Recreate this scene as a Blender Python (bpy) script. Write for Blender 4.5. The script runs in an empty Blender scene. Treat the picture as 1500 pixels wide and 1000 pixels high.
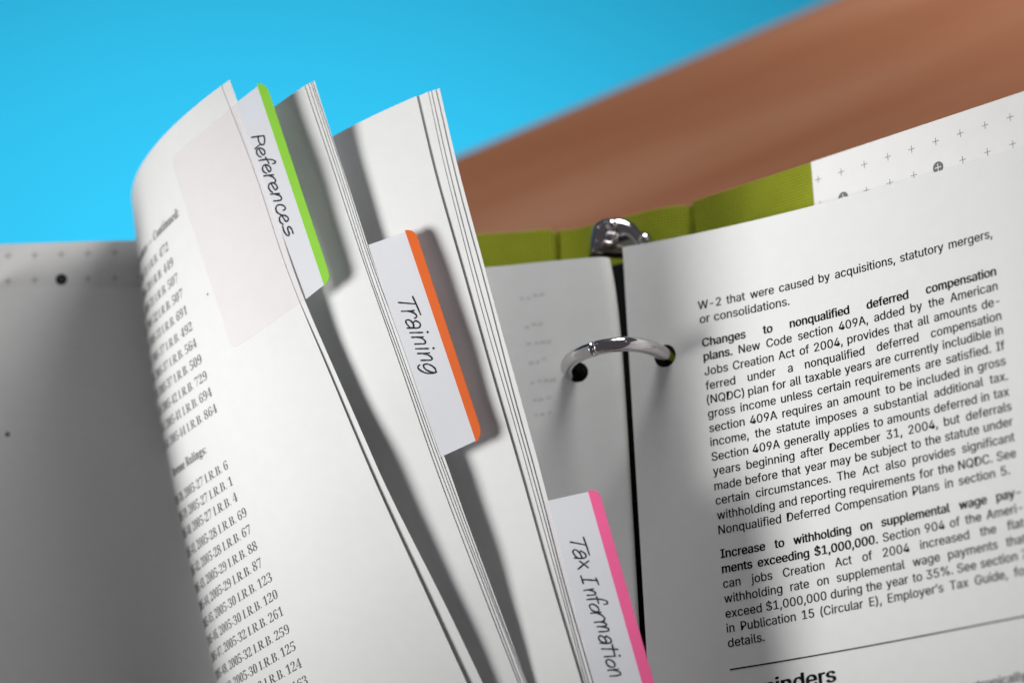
import bpy, bmesh, math, random, os
import numpy as np
from mathutils import Vector, Matrix
from mathutils.geometry import delaunay_2d_cdt, tessellate_polygon

random.seed(7)
scene = bpy.context.scene
COL = scene.collection

# ------------------------------------------------------------------ frame
# The binder leans back on the desk.  Lengths below are millimetres in a frame whose
# z axis looks out of the pages (x across, y up the page); world() turns it so that
# the desk is horizontal and converts to metres.
K, DIST = .00024, 800.0
CE, SE = math.cos(math.radians(50)), math.sin(math.radians(50))
DESK = -150.0
ROT = np.array([[1, 0, 0], [0, SE, -CE], [0, CE, SE]])


def world(p):
    q = np.asarray(p, float) @ ROT.T
    q = q - np.array([0, 0, DESK])
    return q * .001


def unworld(p):
    return (np.asarray(p, float) / .001 + np.array([0, 0, DESK])) @ ROT


def P(px, py, z):
    s = (DIST - z) * K
    return np.array([(px - 750) * s, (500 - py) * s, z])


def ray(px, py):
    return np.array([(px - 750) * K, (500 - py) * K, -1.0])


CAM = np.array([0, 0, DIST])

# ------------------------------------------------------------------ camera
cam = bpy.data.cameras.new('camera')
cam.lens, cam.sensor_width, cam.sensor_fit = 100, 36, 'HORIZONTAL'
cam.clip_start, cam.clip_end = .02, 60
cam.dof.use_dof = True
cam.dof.focus_distance = .8
cam.dof.aperture_fstop = 5.6
camo = bpy.data.objects.new('camera', cam)
COL.objects.link(camo)
m4 = Matrix.Identity(4)
for i in range(3):
    for j in range(3):
        m4[i][j] = ROT[i][j]
cw = world(CAM)
for i in range(3):
    m4[i][3] = cw[i]
camo.matrix_world = m4
scene.camera = camo

# ------------------------------------------------------------------ light
scene.view_settings.view_transform = 'Standard'
scene.view_settings.look = 'None'
scene.view_settings.exposure = 0
scene.view_settings.gamma = 1
scene.view_settings.use_curve_mapping = False
scene.cycles.use_denoising = True
scene.cycles.max_bounces = 14
scene.cycles.diffuse_bounces = 10
w = bpy.data.worlds.new("World")
scene.world = w
w.use_nodes = True
w.node_tree.nodes['Background'].inputs[0].default_value = (.90, .87, .95, 1)
w.node_tree.nodes['Background'].inputs[1].default_value = .088


def aim(o, src, dst):
    a, b = Vector(world(src)), Vector(world(dst))
    o.location = a
    o.rotation_euler = (b - a).to_track_quat('-Z', 'Y').to_euler()


def spot(name, src, dst, power, radius, angle, blend, col=(1, 1, 1)):
    l = bpy.data.lights.new(name, 'SPOT')
    l.energy, l.shadow_soft_size, l.spot_size, l.spot_blend, l.color = power, radius, math.radians(angle), blend, col
    o = bpy.data.objects.new(name, l)
    COL.objects.link(o)
    aim(o, src, dst)
    return o


def area(name, src, dst, power, sx, sy, col=(1, 1, 1), spread=180):
    l = bpy.data.lights.new(name, 'AREA')
    l.energy, l.shape, l.size, l.size_y, l.color = power, 'RECTANGLE', sx, sy, col
    l.spread = math.radians(spread)
    o = bpy.data.objects.new(name, l)
    COL.objects.link(o)
    aim(o, src, dst)
    return o


spot('key_light', (-510, -60, 235), (78, 40, 2), 16.3, .115, 43, .8, (1, .99, .97))
spot('top_light', (62, 300, -14), (-35, 40, -50), 3.5, .075, 100, 1.0, (1, .99, .97))
area('backdrop_light', (-1000, 1300, 100), (-100, 150, -980), 2.5, .6, .6, (1, 1, 1), 46)
area('desk_light', (900, 900, 500), (260, 300, -330), 1.1, .35, .35, (1, .98, .96), 30)


# ------------------------------------------------------------------ materials
def mat(name, col, rough=.6, metal=0, spec=.3, noise=None, bump=None, alpha=None, coat=0):
    m = bpy.data.materials.new(name)
    m.use_nodes = True
    nt = m.node_tree
    b = nt.nodes['Principled BSDF']
    b.inputs['Base Color'].default_value = (*col, 1)
    b.inputs['Roughness'].default_value = rough
    b.inputs['Metallic'].default_value = metal
    b.inputs['Specular IOR Level'].default_value = spec
    b.inputs['Coat Weight'].default_value = coat
    if alpha is not None:
        b.inputs['Alpha'].default_value = alpha
    tc = nt.nodes.new('ShaderNodeTexCoord')
    if noise:
        sc, amt = noise
        n = nt.nodes.new('ShaderNodeTexNoise')
        n.inputs['Scale'].default_value = sc
        n.inputs['Detail'].default_value = 6
        r = nt.nodes.new('ShaderNodeMapRange')
        r.inputs[1].default_value, r.inputs[2].default_value = .3, .7
        r.inputs[3].default_value, r.inputs[4].default_value = 1 - amt, 1 + amt
        mx = nt.nodes.new('ShaderNodeMix')
        mx.data_type = 'RGBA'
        mx.blend_type = 'MULTIPLY'
        mx.inputs[0].default_value = 1
        mx.inputs[6].default_value = (*col, 1)
        nt.links.new(tc.outputs['Object'], n.inputs['Vector'])
        nt.links.new(n.outputs['Fac'], r.inputs[0])
        nt.links.new(r.outputs[0], mx.inputs[7])
        nt.links.new(mx.outputs[2], b.inputs['Base Color'])
    if bump:
        sc, st, ds = bump
        n = nt.nodes.new('ShaderNodeTexNoise')
        n.inputs['Scale'].default_value = sc
        n.inputs['Detail'].default_value = 4
        bp = nt.nodes.new('ShaderNodeBump')
        bp.inputs['Strength'].default_value = st
        bp.inputs['Distance'].default_value = ds
        nt.links.new(tc.outputs['Object'], n.inputs['Vector'])
        nt.links.new(n.outputs['Fac'], bp.inputs['Height'])
        nt.links.new(bp.outputs[0], b.inputs['Normal'])
    return m


def sheer(name, col, fac, rough=.35):
    m = bpy.data.materials.new(name)
    m.use_nodes = True
    nt = m.node_tree
    b = nt.nodes['Principled BSDF']
    b.inputs['Base Color'].default_value = (*col, 1)
    b.inputs['Roughness'].default_value = rough
    b.inputs['Specular IOR Level'].default_value = .3
    t = nt.nodes.new('ShaderNodeBsdfTransparent')
    t.inputs[0].default_value = (1, .99, .995, 1)
    mx = nt.nodes.new('ShaderNodeMixShader')
    n = nt.nodes.new('ShaderNodeTexNoise')
    n.inputs['Scale'].default_value = 60
    r = nt.nodes.new('ShaderNodeMapRange')
    r.inputs[3].default_value, r.inputs[4].default_value = fac - .01, fac + .01
    nt.links.new(n.outputs['Fac'], r.inputs[0])
    nt.links.new(r.outputs[0], mx.inputs[0])
    nt.links.new(t.outputs[0], mx.inputs[1])
    nt.links.new(b.outputs[0], mx.inputs[2])
    nt.links.new(mx.outputs[0], nt.nodes['Material Output'].inputs[0])
    return m


PAPER = mat('paper', (.80, .81, .805), .55, spec=.25, noise=(260, .012), bump=(900, .06, .0001))
PAPER_G = mat('paper_lining', (.78, .78, .775), .6, spec=.2, noise=(200, .012))
INK = mat('printing_ink', (.010, .010, .011), .7, spec=.1, noise=(900, .1))
INK_S = mat('printing_ink_small', (.075, .075, .078), .5, noise=(900, .1))
INK_G = mat('grey_ink', (.16, .16, .165), .6, noise=(900, .1))
INK_L = mat('faint_grey_ink', (.36, .36, .365), .6, noise=(700, .08))
INK_F = mat('show_through_ink', (.66, .67, .675), .6, noise=(500, .06))
PEN = mat('pen_ink', (.012, .012, .016), .35, noise=(700, .15))
LABEL = sheer('label_film', (.84, .855, .90), .79, .3)
FILM = sheer('clear_film', (.84, .80, .825), .055)
GREEN = mat('green_strip', (.26, .62, .035), .4, noise=(300, .02))
ORANGE = mat('orange_strip', (.76, .135, .018), .4, noise=(300, .02))
PINK = mat('pink_strip', (.93, .13, .34), .4, noise=(300, .02))
CHROME = mat('chrome', (.64, .595, .605), .11, metal=1, noise=(90, .03))
STEEL = mat('dark_steel', (.03, .03, .033), .35, metal=1, noise=(90, .05))


def cloth_mat():
    m = mat('green_cloth', (.21, .25, .012), .85, spec=.15)
    nt = m.node_tree
    b = nt.nodes['Principled BSDF']
    tc = nt.nodes.new('ShaderNodeUVMap')
    w1 = nt.nodes.new('ShaderNodeTexWave')
    w1.bands_direction = 'X'
    w1.inputs['Scale'].default_value = .34
    w2 = nt.nodes.new('ShaderNodeTexWave')
    w2.bands_direction = 'Y'
    w2.inputs['Scale'].default_value = .34
    for q in (w1, w2):
        q.inputs['Distortion'].default_value = 1.1
        q.inputs['Detail'].default_value = 2
        nt.links.new(tc.outputs[0], q.inputs['Vector'])
    mu = nt.nodes.new('ShaderNodeMath')
    mu.operation = 'ADD'
    nt.links.new(w1.outputs['Fac'], mu.inputs[0])
    nt.links.new(w2.outputs['Fac'], mu.inputs[1])
    bp = nt.nodes.new('ShaderNodeBump')
    bp.inputs['Strength'].default_value = .8
    bp.inputs['Distance'].default_value = .0004
    nt.links.new(mu.outputs[0], bp.inputs['Height'])
    nt.links.new(bp.outputs[0], b.inputs['Normal'])
    n = nt.nodes.new('ShaderNodeTexNoise')
    n.inputs['Scale'].default_value = .06
    n.inputs['Detail'].default_value = 5
    nt.links.new(tc.outputs[0], n.inputs['Vector'])
    ad = nt.nodes.new('ShaderNodeMath')
    ad.operation = 'MULTIPLY_ADD'
    nt.links.new(mu.outputs[0], ad.inputs[0])
    ad.inputs[1].default_value = .24
    nt.links.new(n.outputs['Fac'], ad.inputs[2])
    cr = nt.nodes.new('ShaderNodeValToRGB')
    cr.color_ramp.elements[0].position, cr.color_ramp.elements[0].color = .30, (.235, .27, .015, 1)
    cr.color_ramp.elements[1].position, cr.color_ramp.elements[1].color = .95, (.32, .36, .024, 1)
    nt.links.new(ad.outputs[0], cr.inputs[0])
    nt.links.new(cr.outputs[0], b.inputs['Base Color'])
    return m


CLOTH = cloth_mat()


def wood_mat():
    m = mat('reddish_wood', (.3, .11, .06), .5, spec=.3)
    nt = m.node_tree
    b = nt.nodes['Principled BSDF']
    tc = nt.nodes.new('ShaderNodeTexCoord')
    mp = nt.nodes.new('ShaderNodeMapping')
    mp.inputs['Rotation'].default_value = (0, 0, -GRAIN)
    mp2 = nt.nodes.new('ShaderNodeMapping')
    mp2.inputs['Scale'].default_value = (1.3, 30, 1)
    nt.links.new(tc.outputs['Object'], mp.inputs['Vector'])
    nt.links.new(mp.outputs[0], mp2.inputs['Vector'])
    n = nt.nodes.new('ShaderNodeTexNoise')
    n.inputs['Scale'].default_value = 1
    n.inputs['Detail'].default_value = 5
    n.inputs['Roughness'].default_value = .6
    nt.links.new(mp2.outputs[0], n.inputs['Vector'])
    cr = nt.nodes.new('ShaderNodeValToRGB')
    e = cr.color_ramp.elements
    e[0].position, e[0].color = .30, (.235, .084, .036, 1)
    e[1].position, e[1].color = .68, (.358, .19, .117, 1)
    k = e.new(.48)
    k.color = (.285, .117, .060, 1)
    nt.links.new(n.outputs['Fac'], cr.inputs[0])
    nt.links.new(cr.outputs[0], b.inputs['Base Color'])
    return m


# ------------------------------------------------------------------ mesh helpers
def link_mesh(name, verts_mm, faces, material, parent=None, smooth=True, uvs=None, raw_world=False):
    me = bpy.data.meshes.new(name)
    vw = np.asarray(verts_mm, float) if raw_world else world(np.asarray(verts_mm, float))
    if parent is not None:
        base = parent
        off = np.zeros(3)
        while base is not None:
            off = off + np.array(base.location)
            base = base.parent
    else:
        off = vw.mean(axis=0)
    me.from_pydata([tuple(x) for x in (vw - off)], [], [tuple(int(i) for i in f) for f in faces])
    me.validate()
    if uvs is not None:
        ul = me.uv_layers.new(name='UVMap')
        for lp in me.loops:
            ul.data[lp.index].uv = uvs[lp.vertex_index]
    if smooth:
        me.polygons.foreach_set('use_smooth', [True] * len(me.polygons))
    me.update()
    o = bpy.data.objects.new(name, me)
    o.data.materials.append(material)
    COL.objects.link(o)
    if parent is not None:
        o.parent = parent
    else:
        o.location = off
    return o


def thing(name, label, cat, at, group=None):
    o = bpy.data.objects.new(name, None)
    o.empty_display_size = .02
    COL.objects.link(o)
    o.location = world(at)
    tag(o, label, cat, group)
    return o


def tag(o, label, cat, group=None):
    o['label'] = label
    o['category'] = cat
    if group:
        o['group'] = group
    return o


def catmull(pts, n=6):
    pts = [np.asarray(p, float) for p in pts]
    if len(pts) < 3:
        return [pts[0] + (pts[-1] - pts[0]) * i / n for i in range(n + 1)]
    out = []
    ext = [2 * pts[0] - pts[1]] + pts + [2 * pts[-1] - pts[-2]]
    for i in range(1, len(ext) - 2):
        p0, p1, p2, p3 = ext[i - 1:i + 3]
        for k in range(n):
            t = k / n
            out.append(.5 * ((2 * p1) + (-p0 + p2) * t + (2 * p0 - 5 * p1 + 4 * p2 - p3) * t * t + (-p0 + 3 * p1 - 3 * p2 + p3) * t ** 3))
    out.append(pts[-1])
    return out


# ------------------------------------------------------------------ surfaces
class Surf:
    """f(u, v) -> point (mm).  side=+1/-1 picks the face that is printed on."""
    def __init__(self, f, du=.05, dv=.05):
        self.f, self.du, self.dv = f, du, dv
        p = None

    def normal(self, u, v):
        a = self.f(u + self.du, v) - self.f(u - self.du, v)
        b = self.f(u, v + self.dv) - self.f(u, v - self.dv)
        n = np.cross(a, b)
        n /= np.linalg.norm(n)
        return n

    def at(self, u, v, h=0.0):
        p = self.f(u, v)
        if h:
            n = self.normal(u, v)
            if n @ (CAM - p) < 0 and self.flip:
                n = -n
            p = p + n * h
        return p
    flip = True

    def inv(self, px, py, u0, v0, it=30):
        u, v = u0, v0
        tgt = np.array([px, py])

        def pr(u, v):
            p = self.f(u, v)
            s = K * (DIST - p[2])
            return np.array([750 + p[0] / s, 500 - p[1] / s])
        for _ in range(it):
            e = pr(u, v) - tgt
            if abs(e).max() < .005:
                break
            J = np.column_stack([(pr(u + self.du, v) - pr(u - self.du, v)) / (2 * self.du),
                                 (pr(u, v + self.dv) - pr(u, v - self.dv)) / (2 * self.dv)])
            d = np.linalg.lstsq(J, -e, rcond=None)[0]
            mx = max(abs(d[0]) / self.stepu, abs(d[1]) / self.stepv, 1)
            u, v = u + d[0] / mx, v + d[1] / mx
        return u, v
    stepu, stepv = 30, 40


def sheet(name, S, us, vs, th, material, parent=None, holes=(), uvscale=1.0):
    """a real sheet with two faces and an edge; optional round holes (u, v, r)"""
    us, vs = list(us), list(vs)
    if not holes:
        nu, nv = len(us), len(vs)
        pts2 = [(u, v) for v in vs for u in us]
        faces2 = [(j * nu + i, j * nu + i + 1, (j + 1) * nu + i + 1, (j + 1) * nu + i) for j in range(nv - 1) for i in range(nu - 1)]
        border = [i for i in range(nu)] + [j * nu + nu - 1 for j in range(1, nv)] + \
                 [(nv - 1) * nu + i for i in range(nu - 2, -1, -1)] + [j * nu for j in range(nv - 2, 0, -1)]
        loops = [border]
    else:
        pts, edges = [], []
        for hu, hv, hr in holes:
            s = len(pts)
            N = 40
            for k in range(N):
                a = 2 * math.pi * k / N
                pts.append(Vector((hu + hr * math.cos(a), hv + hr * math.sin(a))))
                edges.append((s + k, s + (k + 1) % N))
        s = len(pts)
        nu, nv = len(us), len(vs)
        b = [(us[i], vs[0]) for i in range(nu)] + [(us[-1], vs[j]) for j in range(1, nv)] + \
            [(us[i], vs[-1]) for i in range(nu - 2, -1, -1)] + [(us[0], vs[j]) for j in range(nv - 2, 0, -1)]
        pts += [Vector(q) for q in b]
        edges += [(s + k, s + (k + 1) % len(b)) for k in range(len(b))]
        for j in range(1, nv - 1):
            for i in range(1, nu - 1):
                if all((us[i] - hu) ** 2 + (vs[j] - hv) ** 2 > (hr * 1.25) ** 2 for hu, hv, hr in holes):
                    pts.append(Vector((us[i], vs[j])))
        r = delaunay_2d_cdt(pts, edges, [], 0, 1e-5)
        pts2 = [(p.x, p.y) for p in r[0]]
        faces2 = []
        for f in r[2]:
            c = np.mean([pts2[i] for i in f], axis=0)
            if all((c[0] - hu) ** 2 + (c[1] - hv) ** 2 > (hr * .985) ** 2 for hu, hv, hr in holes):
                faces2.append(tuple(f))
        cnt = {}
        for f in faces2:
            for i in range(len(f)):
                e = (f[i], f[(i + 1) % len(f)])
                cnt[e] = 1
        loops = None
        be = [e for e in cnt if (e[1], e[0]) not in cnt]
    n = len(pts2)
    top = [S.at(u, v, th / 2) for u, v in pts2]
    bot = [S.at(u, v, -th / 2) for u, v in pts2]
    faces = [tuple(f) for f in faces2] + [tuple(i + n for i in reversed(f)) for f in faces2]
    if holes:
        for a, b in be:
            faces.append((b, a, a + n, b + n))
    else:
        L = loops[0]
        for k in range(len(L)):
            a, b = L[k], L[(k + 1) % len(L)]
            faces.append((b, a, a + n, b + n))
    uv = [(u * uvscale, v * uvscale) for u, v in pts2] * 2
    o = link_mesh(name, top + bot, faces, material, parent, True, uv)
    me = o.data
    bm = bmesh.new()
    bm.from_mesh(me)
    bmesh.ops.recalc_face_normals(bm, faces=bm.faces)
    for e in bm.edges:
        if len(e.link_faces) == 2 and e.calc_face_angle(0) > 1.0:
            e.smooth = False
    bm.to_mesh(me)
    bm.free()
    return o


class Print:
    """collects flat marks in (u, v) of a surface and lays them just above it"""
    def __init__(self, S, h):
        self.S, self.h, self.v, self.f = S, h, [], []

    def tri(self, pts, faces):
        s = len(self.v)
        self.v += [self.S.at(u, v, self.h) for u, v in pts]
        self.f += [tuple(i + s for i in f) for f in faces]

    def quadstrip(self, line, wid):
        """constant-width stroke through (u, v) points; wid in mm, assumes metric params"""
        line = [np.asarray(p, float) for p in line]
        L, R = [], []
        for i, p in enumerate(line):
            a, b = line[max(0, i - 1)], line[min(len(line) - 1, i + 1)]
            d = b - a
            d = d / (np.linalg.norm(d) + 1e-9)
            n = np.array([-d[1], d[0]]) * wid / 2
            L.append(p + n)
            R.append(p - n)
        m = len(line)
        self.tri(L + R, [(i, i + 1, m + i + 1, m + i) for i in range(m - 1)])

    def disc(self, u, v, r, n=28):
        self.tri([(u + r * math.cos(2 * math.pi * k / n), v + r * math.sin(2 * math.pi * k / n)) for k in range(n)], [tuple(range(n))])

    def plus(self, u, v, size, wid):
        s, t = size / 2, wid / 2
        q = [(-s, -t), (-t, -t), (-t, -s), (t, -s), (t, -t), (s, -t), (s, t), (t, t), (t, s), (-t, s), (-t, t), (-s, t)]
        self.tri([(u + a, v + b) for a, b in q], [(0, 1, 10, 11), (1, 4, 7, 10), (2, 3, 4, 1), (4, 5, 6, 7), (10, 7, 8, 9)])

    def build(self, name, material, parent):
        return link_mesh(name, self.v, self.f, material, parent, False)


# ------------------------------------------------------------------ lettering
FONT = None
try:
    fp = os.path.join(bpy.utils.system_resource('DATAFILES', path='fonts'), 'Inter.woff2')
    FONT = bpy.data.fonts.load(fp)
except Exception:
    FONT = None
_cache = {}


def alphabet(s, base=0x1D400, digit=0x1D7CE):
    o = ''
    for c in s:
        if 'A' <= c <= 'Z':
            o += chr(base + ord(c) - 65)
        elif 'a' <= c <= 'z':
            o += chr(base + 26 + ord(c) - 97)
        elif '0' <= c <= '9':
            o += chr(digit + ord(c) - 48)
        else:
            o += c
    return o


def word(s, style):
    """-> (verts 2D in em, faces, width)"""
    key = (s, style)
    if key in _cache:
        return _cache[key]
    c = bpy.data.curves.new('w', 'FONT')
    c.body = alphabet(s) if style.startswith('serif') else s
    if FONT is not None and not style.startswith('serif'):
        c.font = FONT
    c.offset = {'sans': 0, 'bold': 0, 'serif': -.011, 'serifbold': .004}[style]
    c.resolution_u = 3
    o = bpy.data.objects.new('w', c)
    COL.objects.link(o)
    dg = bpy.context.evaluated_depsgraph_get()
    dg.update()
    me = bpy.data.meshes.new_from_object(o.evaluated_get(dg))
    v = np.array([x.co[:2] for x in me.vertices])
    f = [tuple(p.vertices) for p in me.polygons]
    bpy.data.objects.remove(o)
    bpy.data.curves.remove(c)
    bpy.data.meshes.remove(me)
    # heavier weights are overprinted with small shifts
    sh = {'sans': [(-.012, 0), (0, .006), (.012, 0)], 'bold': [(-.026, -.006), (-.009, .008), (.009, -.006), (.026, .008)]}.get(style, [(0, 0)])
    n0 = len(v)
    f = [tuple(i + k * n0 for i in q) for k in range(len(sh)) for q in f]
    v = np.concatenate([v + np.array(d) for d in sh])
    v[:, 0] -= v[:, 0].min()
    _cache[key] = (v, f, v[:, 0].max())
    return _cache[key]


# ------------------------------------------------------------------ binder frame
TAU = math.radians(16)
O_ = P(912, 362, -42)
_b = P(950, 1000, -42 + 125 * math.tan(TAU))
A_ = (O_ - _b) / np.linalg.norm(O_ - _b)
R_ = np.array([1., 0, 0]) - A_[0] * A_
R_ /= np.linalg.norm(R_)
N_ = np.cross(R_, A_)


def B(u, v, wv):
    return O_ + u * R_ + v * A_ + wv * N_


def onplane(px, py, ref):
    """the point of the plane across the spine through ref, as binder (u, v, w)"""
    d = ray(px, py)
    t = (ref - CAM) @ A_ / (d @ A_)
    p = CAM + t * d - O_
    return np.array([p @ R_, p @ A_, p @ N_])


class Profile:
    """polyline in (u, w) resampled by arc length"""
    def __init__(self, pts, n=8, smooth=True):
        c = np.array(catmull(pts, n) if smooth else pts)
        d = np.concatenate([[0], np.cumsum(np.linalg.norm(np.diff(c, axis=0), axis=1))])
        self.c, self.d, self.L = c, d, d[-1]

    def at(self, s):
        if s < 0:
            t = (self.c[1] - self.c[0]) / np.linalg.norm(self.c[1] - self.c[0])
            return self.c[0] + t * s
        if s > self.L:
            t = (self.c[-1] - self.c[-2]) / np.linalg.norm(self.c[-1] - self.c[-2])
            return self.c[-1] + t * (s - self.L)
        return np.array([np.interp(s, self.d, self.c[:, 0]), np.interp(s, self.d, self.c[:, 1])])

    def s_of_u(self, u):
        return float(np.interp(u, self.c[:, 0], self.d))


def prof_surf(prof, v0=0.0, tilt=0.0):
    def f(s, v):
        u, wv = prof.at(s)
        return B(u, v + v0 + tilt * u, wv)
    return Surf(f)


# ================================================================== SETTING
# desk slab
UP = np.array([0, CE, SE])


def on_desk(px, py, h=DESK):
    d = ray(px, py)
    t = (h - CAM @ UP) / (d @ UP)
    return CAM + t * d


e0, e1 = world(on_desk(660, 225)), world(on_desk(1200, 0))
ed = (e1 - e0) / np.linalg.norm(e1 - e0)
en = np.array([ed[1], -ed[0], 0])
if en[1] > 0:
    en = -en
GRAIN = math.atan2(ed[1], ed[0]) - math.radians(2)
WOOD = wood_mat()
c0 = e0 - ed * .62
c1 = e0 + ed * 1.1
quad = [c0, c1, c1 + en * .95, c0 + en * .95]
bm = bmesh.new()
vs = [bm.verts.new((q[0], q[1], 0)) for q in quad]
fc = bm.faces.new(vs)
if fc.normal.z < 0:
    bmesh.ops.reverse_faces(bm, faces=[fc])
ex = bmesh.ops.extrude_face_region(bm, geom=[fc])
for g in ex['geom']:
    if isinstance(g, bmesh.types.BMVert):
        g.co.z -= .03
bmesh.ops.recalc_face_normals(bm, faces=bm.faces)
bmesh.ops.bevel(bm, geom=list(bm.edges), offset=.003, segments=3, affect='EDGES')
me = bpy.data.meshes.new('desk')
bm.to_mesh(me)
bm.free()
me.materials.append(WOOD)
desk = bpy.data.objects.new('desk', me)
COL.objects.link(desk)
tag(desk, 'reddish brown wooden desk top blurred behind the open binder', 'desk')

# blue studio sweep under and behind the desk
bd = bpy.data.materials.new('blue_backdrop')
bd.use_nodes = True
bb = bd.node_tree.nodes['Principled BSDF']
bb.inputs['Roughness'].default_value = .9
bb.inputs['Specular IOR Level'].default_value = .1
nz = bd.node_tree.nodes.new('ShaderNodeTexNoise')
nz.inputs['Scale'].default_value = 1.6
cr = bd.node_tree.nodes.new('ShaderNodeValToRGB')
cr.color_ramp.elements[0].color = (.020, .43, .69, 1)
cr.color_ramp.elements[1].color = (.028, .45, .72, 1)
bd.node_tree.links.new(nz.outputs['Fac'], cr.inputs[0])
bd.node_tree.links.new(cr.outputs[0], bb.inputs['Base Color'])
prof = [(-1.2, -.55), (.6, -.55), (1.3, -.54), (1.8, -.42), (2.1, -.1), (2.25, .4), (2.3, .9)]
prof = catmull(prof, 8)
nv_, fv = [], []
for x in (-3.2, 3.2):
    nv_ += [(x, p[0], p[1]) for p in prof]
m = len(prof)
fv = [(i, m + i, m + i + 1, i + 1) for i in range(m - 1)]
backdrop = link_mesh('backdrop', nv_, fv, bd, None, True, None, True)
backdrop['kind'] = 'structure'
backdrop['label'] = 'plain bright blue studio backdrop far behind the desk'

# ================================================================== BINDER
HREF = P(1010, 298, -62)
V_COVER = (HREF - O_) @ A_          # height of the covers' top edge above the page top
BINDER_H = 297.0
hin = onplane(1010, 298, HREF)
pR = [onplane(*q, HREF) for q in ((1195, 236), (1350, 185), (1500, 135))]
uR = np.array([hin[0]] + [p[0] for p in pR])
wR = np.array([hin[2]] + [p[2] for p in pR])
slope, icpt = np.polyfit(uR, wR, 1)
pL = [onplane(*q, HREF) for q in ((0, 358), (200, 352), (700, 343), (812, 335))]
binder = thing('ring_binder', 'open green cloth ring binder with chrome rings holding all the sheets', 'binder',
               B(0, -260, -40))


def cover_panel(name, pts, material, th=3.0, smooth=False):
    pr = Profile(pts, 8, smooth)
    n = max(12, int(pr.L / 4))
    S = prof_surf(pr, V_COVER)
    vs_ = np.linspace(0, -BINDER_H, 40)
    o = sheet(name, S, np.linspace(0, pr.L, n), vs_, th, material, binder, uvscale=1.0)
    return o, S, pr


TH = 3.0
us_ = np.linspace(hin[0] + 2.0, hin[0] + 188, 3)
cv = [(u, slope * u + icpt - TH / 2) for u in us_]
right_cover, SR, prR = cover_panel('cover', cv, CLOTH)
dl = (pL[1][2] - pL[2][2]) / (pL[1][0] - pL[2][0])
lp = [(-290, pL[0][2] + 4), (pL[0][0], pL[0][2]), (pL[1][0], pL[1][2]), (-95, .5 * (pL[1][2] + pL[2][2])),
      (pL[2][0], pL[2][2]), (pL[3][0] - 1.0, pL[3][2] - .2)]
left_cover, SL, prL = cover_panel('cover', [(a, b - TH / 2) for a, b in lp], CLOTH, smooth=True)
sp = [(pL[3][0] + 1.4, pL[3][2] - 1.6), (pL[3][0] + 6, pL[3][2] - 1.6), (0, pL[3][2] - 0.2 + .35 * (hin[2] - pL[3][2])),
      (hin[0] - 7, hin[2] - 2.5), (hin[0] - .8, hin[2] - 1.8)]
spine, SSp, prS = cover_panel('spine', [(a, b - TH / 2) for a, b in sp], CLOTH, smooth=True)
# cloth hinges: thinner strips sunk between the boards
for a, b, c, d in ((prL.c[-1], prS.c[0], -1.0, -1.6), (prS.c[-1], prR.c[0], -1.6, -1.0)):
    mid = (a + b) / 2 + np.array([0, -2.0])
    cover_panel('hinge', [a + np.array([-.6, -.5]), mid, b + np.array([.6, -.5])], CLOTH, 1.2, True)


# linings with their printed crosses
def lining(S, s0, s1, name='lining'):
    S2 = Surf(lambda s, v: S.at(s, v, TH / 2 + .18))
    vs_ = np.linspace(-.06, -BINDER_H + 1.5, 30)
    o = sheet(name, S2, np.linspace(s0, s1, 40), vs_, .25, PAPER_G, binder)
    return o, S2


def pattern(parent, *prints):
    v, f, mi = [], [], []
    for k, (p, m) in enumerate(prints):
        f += [tuple(i + len(v) for i in q) for q in p.f]
        mi += [k] * len(p.f)
        v += p.v
    o = link_mesh('printed_cross_pattern', v, f, prints[0][1], parent, False)
    for p, m in prints[1:]:
        o.data.materials.append(m)
    o.data.polygons.foreach_set('material_index', mi)
    return o


sR0 = SR.inv(1193.5, 240, 40, -5)
linR, SLR = lining(SR, sR0[0], prR.L - 3)
a0 = SLR.inv(1199, 263, sR0[0], -5)
a1 = SLR.inv(1480, 172, sR0[0] + 70, -5)
b0 = SLR.inv(1203, 300, sR0[0], -12)
b1 = SLR.inv(1485, 211, sR0[0] + 70, -12)
ds = (a1[0] - a0[0]) / 8
dv = (b0[1] - a0[1])
pp, pc, pw = Print(SLR, .17), Print(SLR, .17), Print(SLR, .22)
for row in range(4):
    for k in range(0, 15):
        s_, v_ = a0[0] + ds * k, a0[1] + (a1[1] - a0[1]) * k / 8 + dv * row
        if row == 1 and k in (1, 5, 9, 13):
            pc.disc(s_, v_, 1.75)
            pw.plus(s_, v_, 2.2, .26)
        else:
            pp.plus(s_, v_, 2.2, .17)
pattern(linR, (pp, INK_G), (pc, INK_G), (pw, PAPER_G))
linL, SLL = lining(SL, 4, prL.L - 62)
a0 = SLL.inv(12, 375, 60, -5)
a1 = SLL.inv(168, 372, 100, -5)
b0 = SLL.inv(12, 412, 60, -12)
ds, dv = (a1[0] - a0[0]) / 4, b0[1] - a0[1]
pp, pc, pw = Print(SLL, .17), Print(SLL, .17), Print(SLL, .22)
for row in range(4):
    for k in range(-6, 9):
        s_, v_ = a0[0] + ds * k, a0[1] + dv * row
        if row == 1 and k in (-2, 2, 6):
            pc.disc(s_, v_, 1.75)
            pw.plus(s_, v_, 2.0, .2)
        else:
            pp.plus(s_, v_, 2.4, .3)
pattern(linL, (pp, INK_L), (pc, INK), (pw, INK_G))

# ================================================================== RIGHT PAGE
pts = [onplane(*q, O_) for q in ((912, 362), (1000, 347), (1100, 323), (1200, 300), (1350, 258), (1500, 215))]
pg = [(p[0], p[2]) for p in pts]
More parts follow.
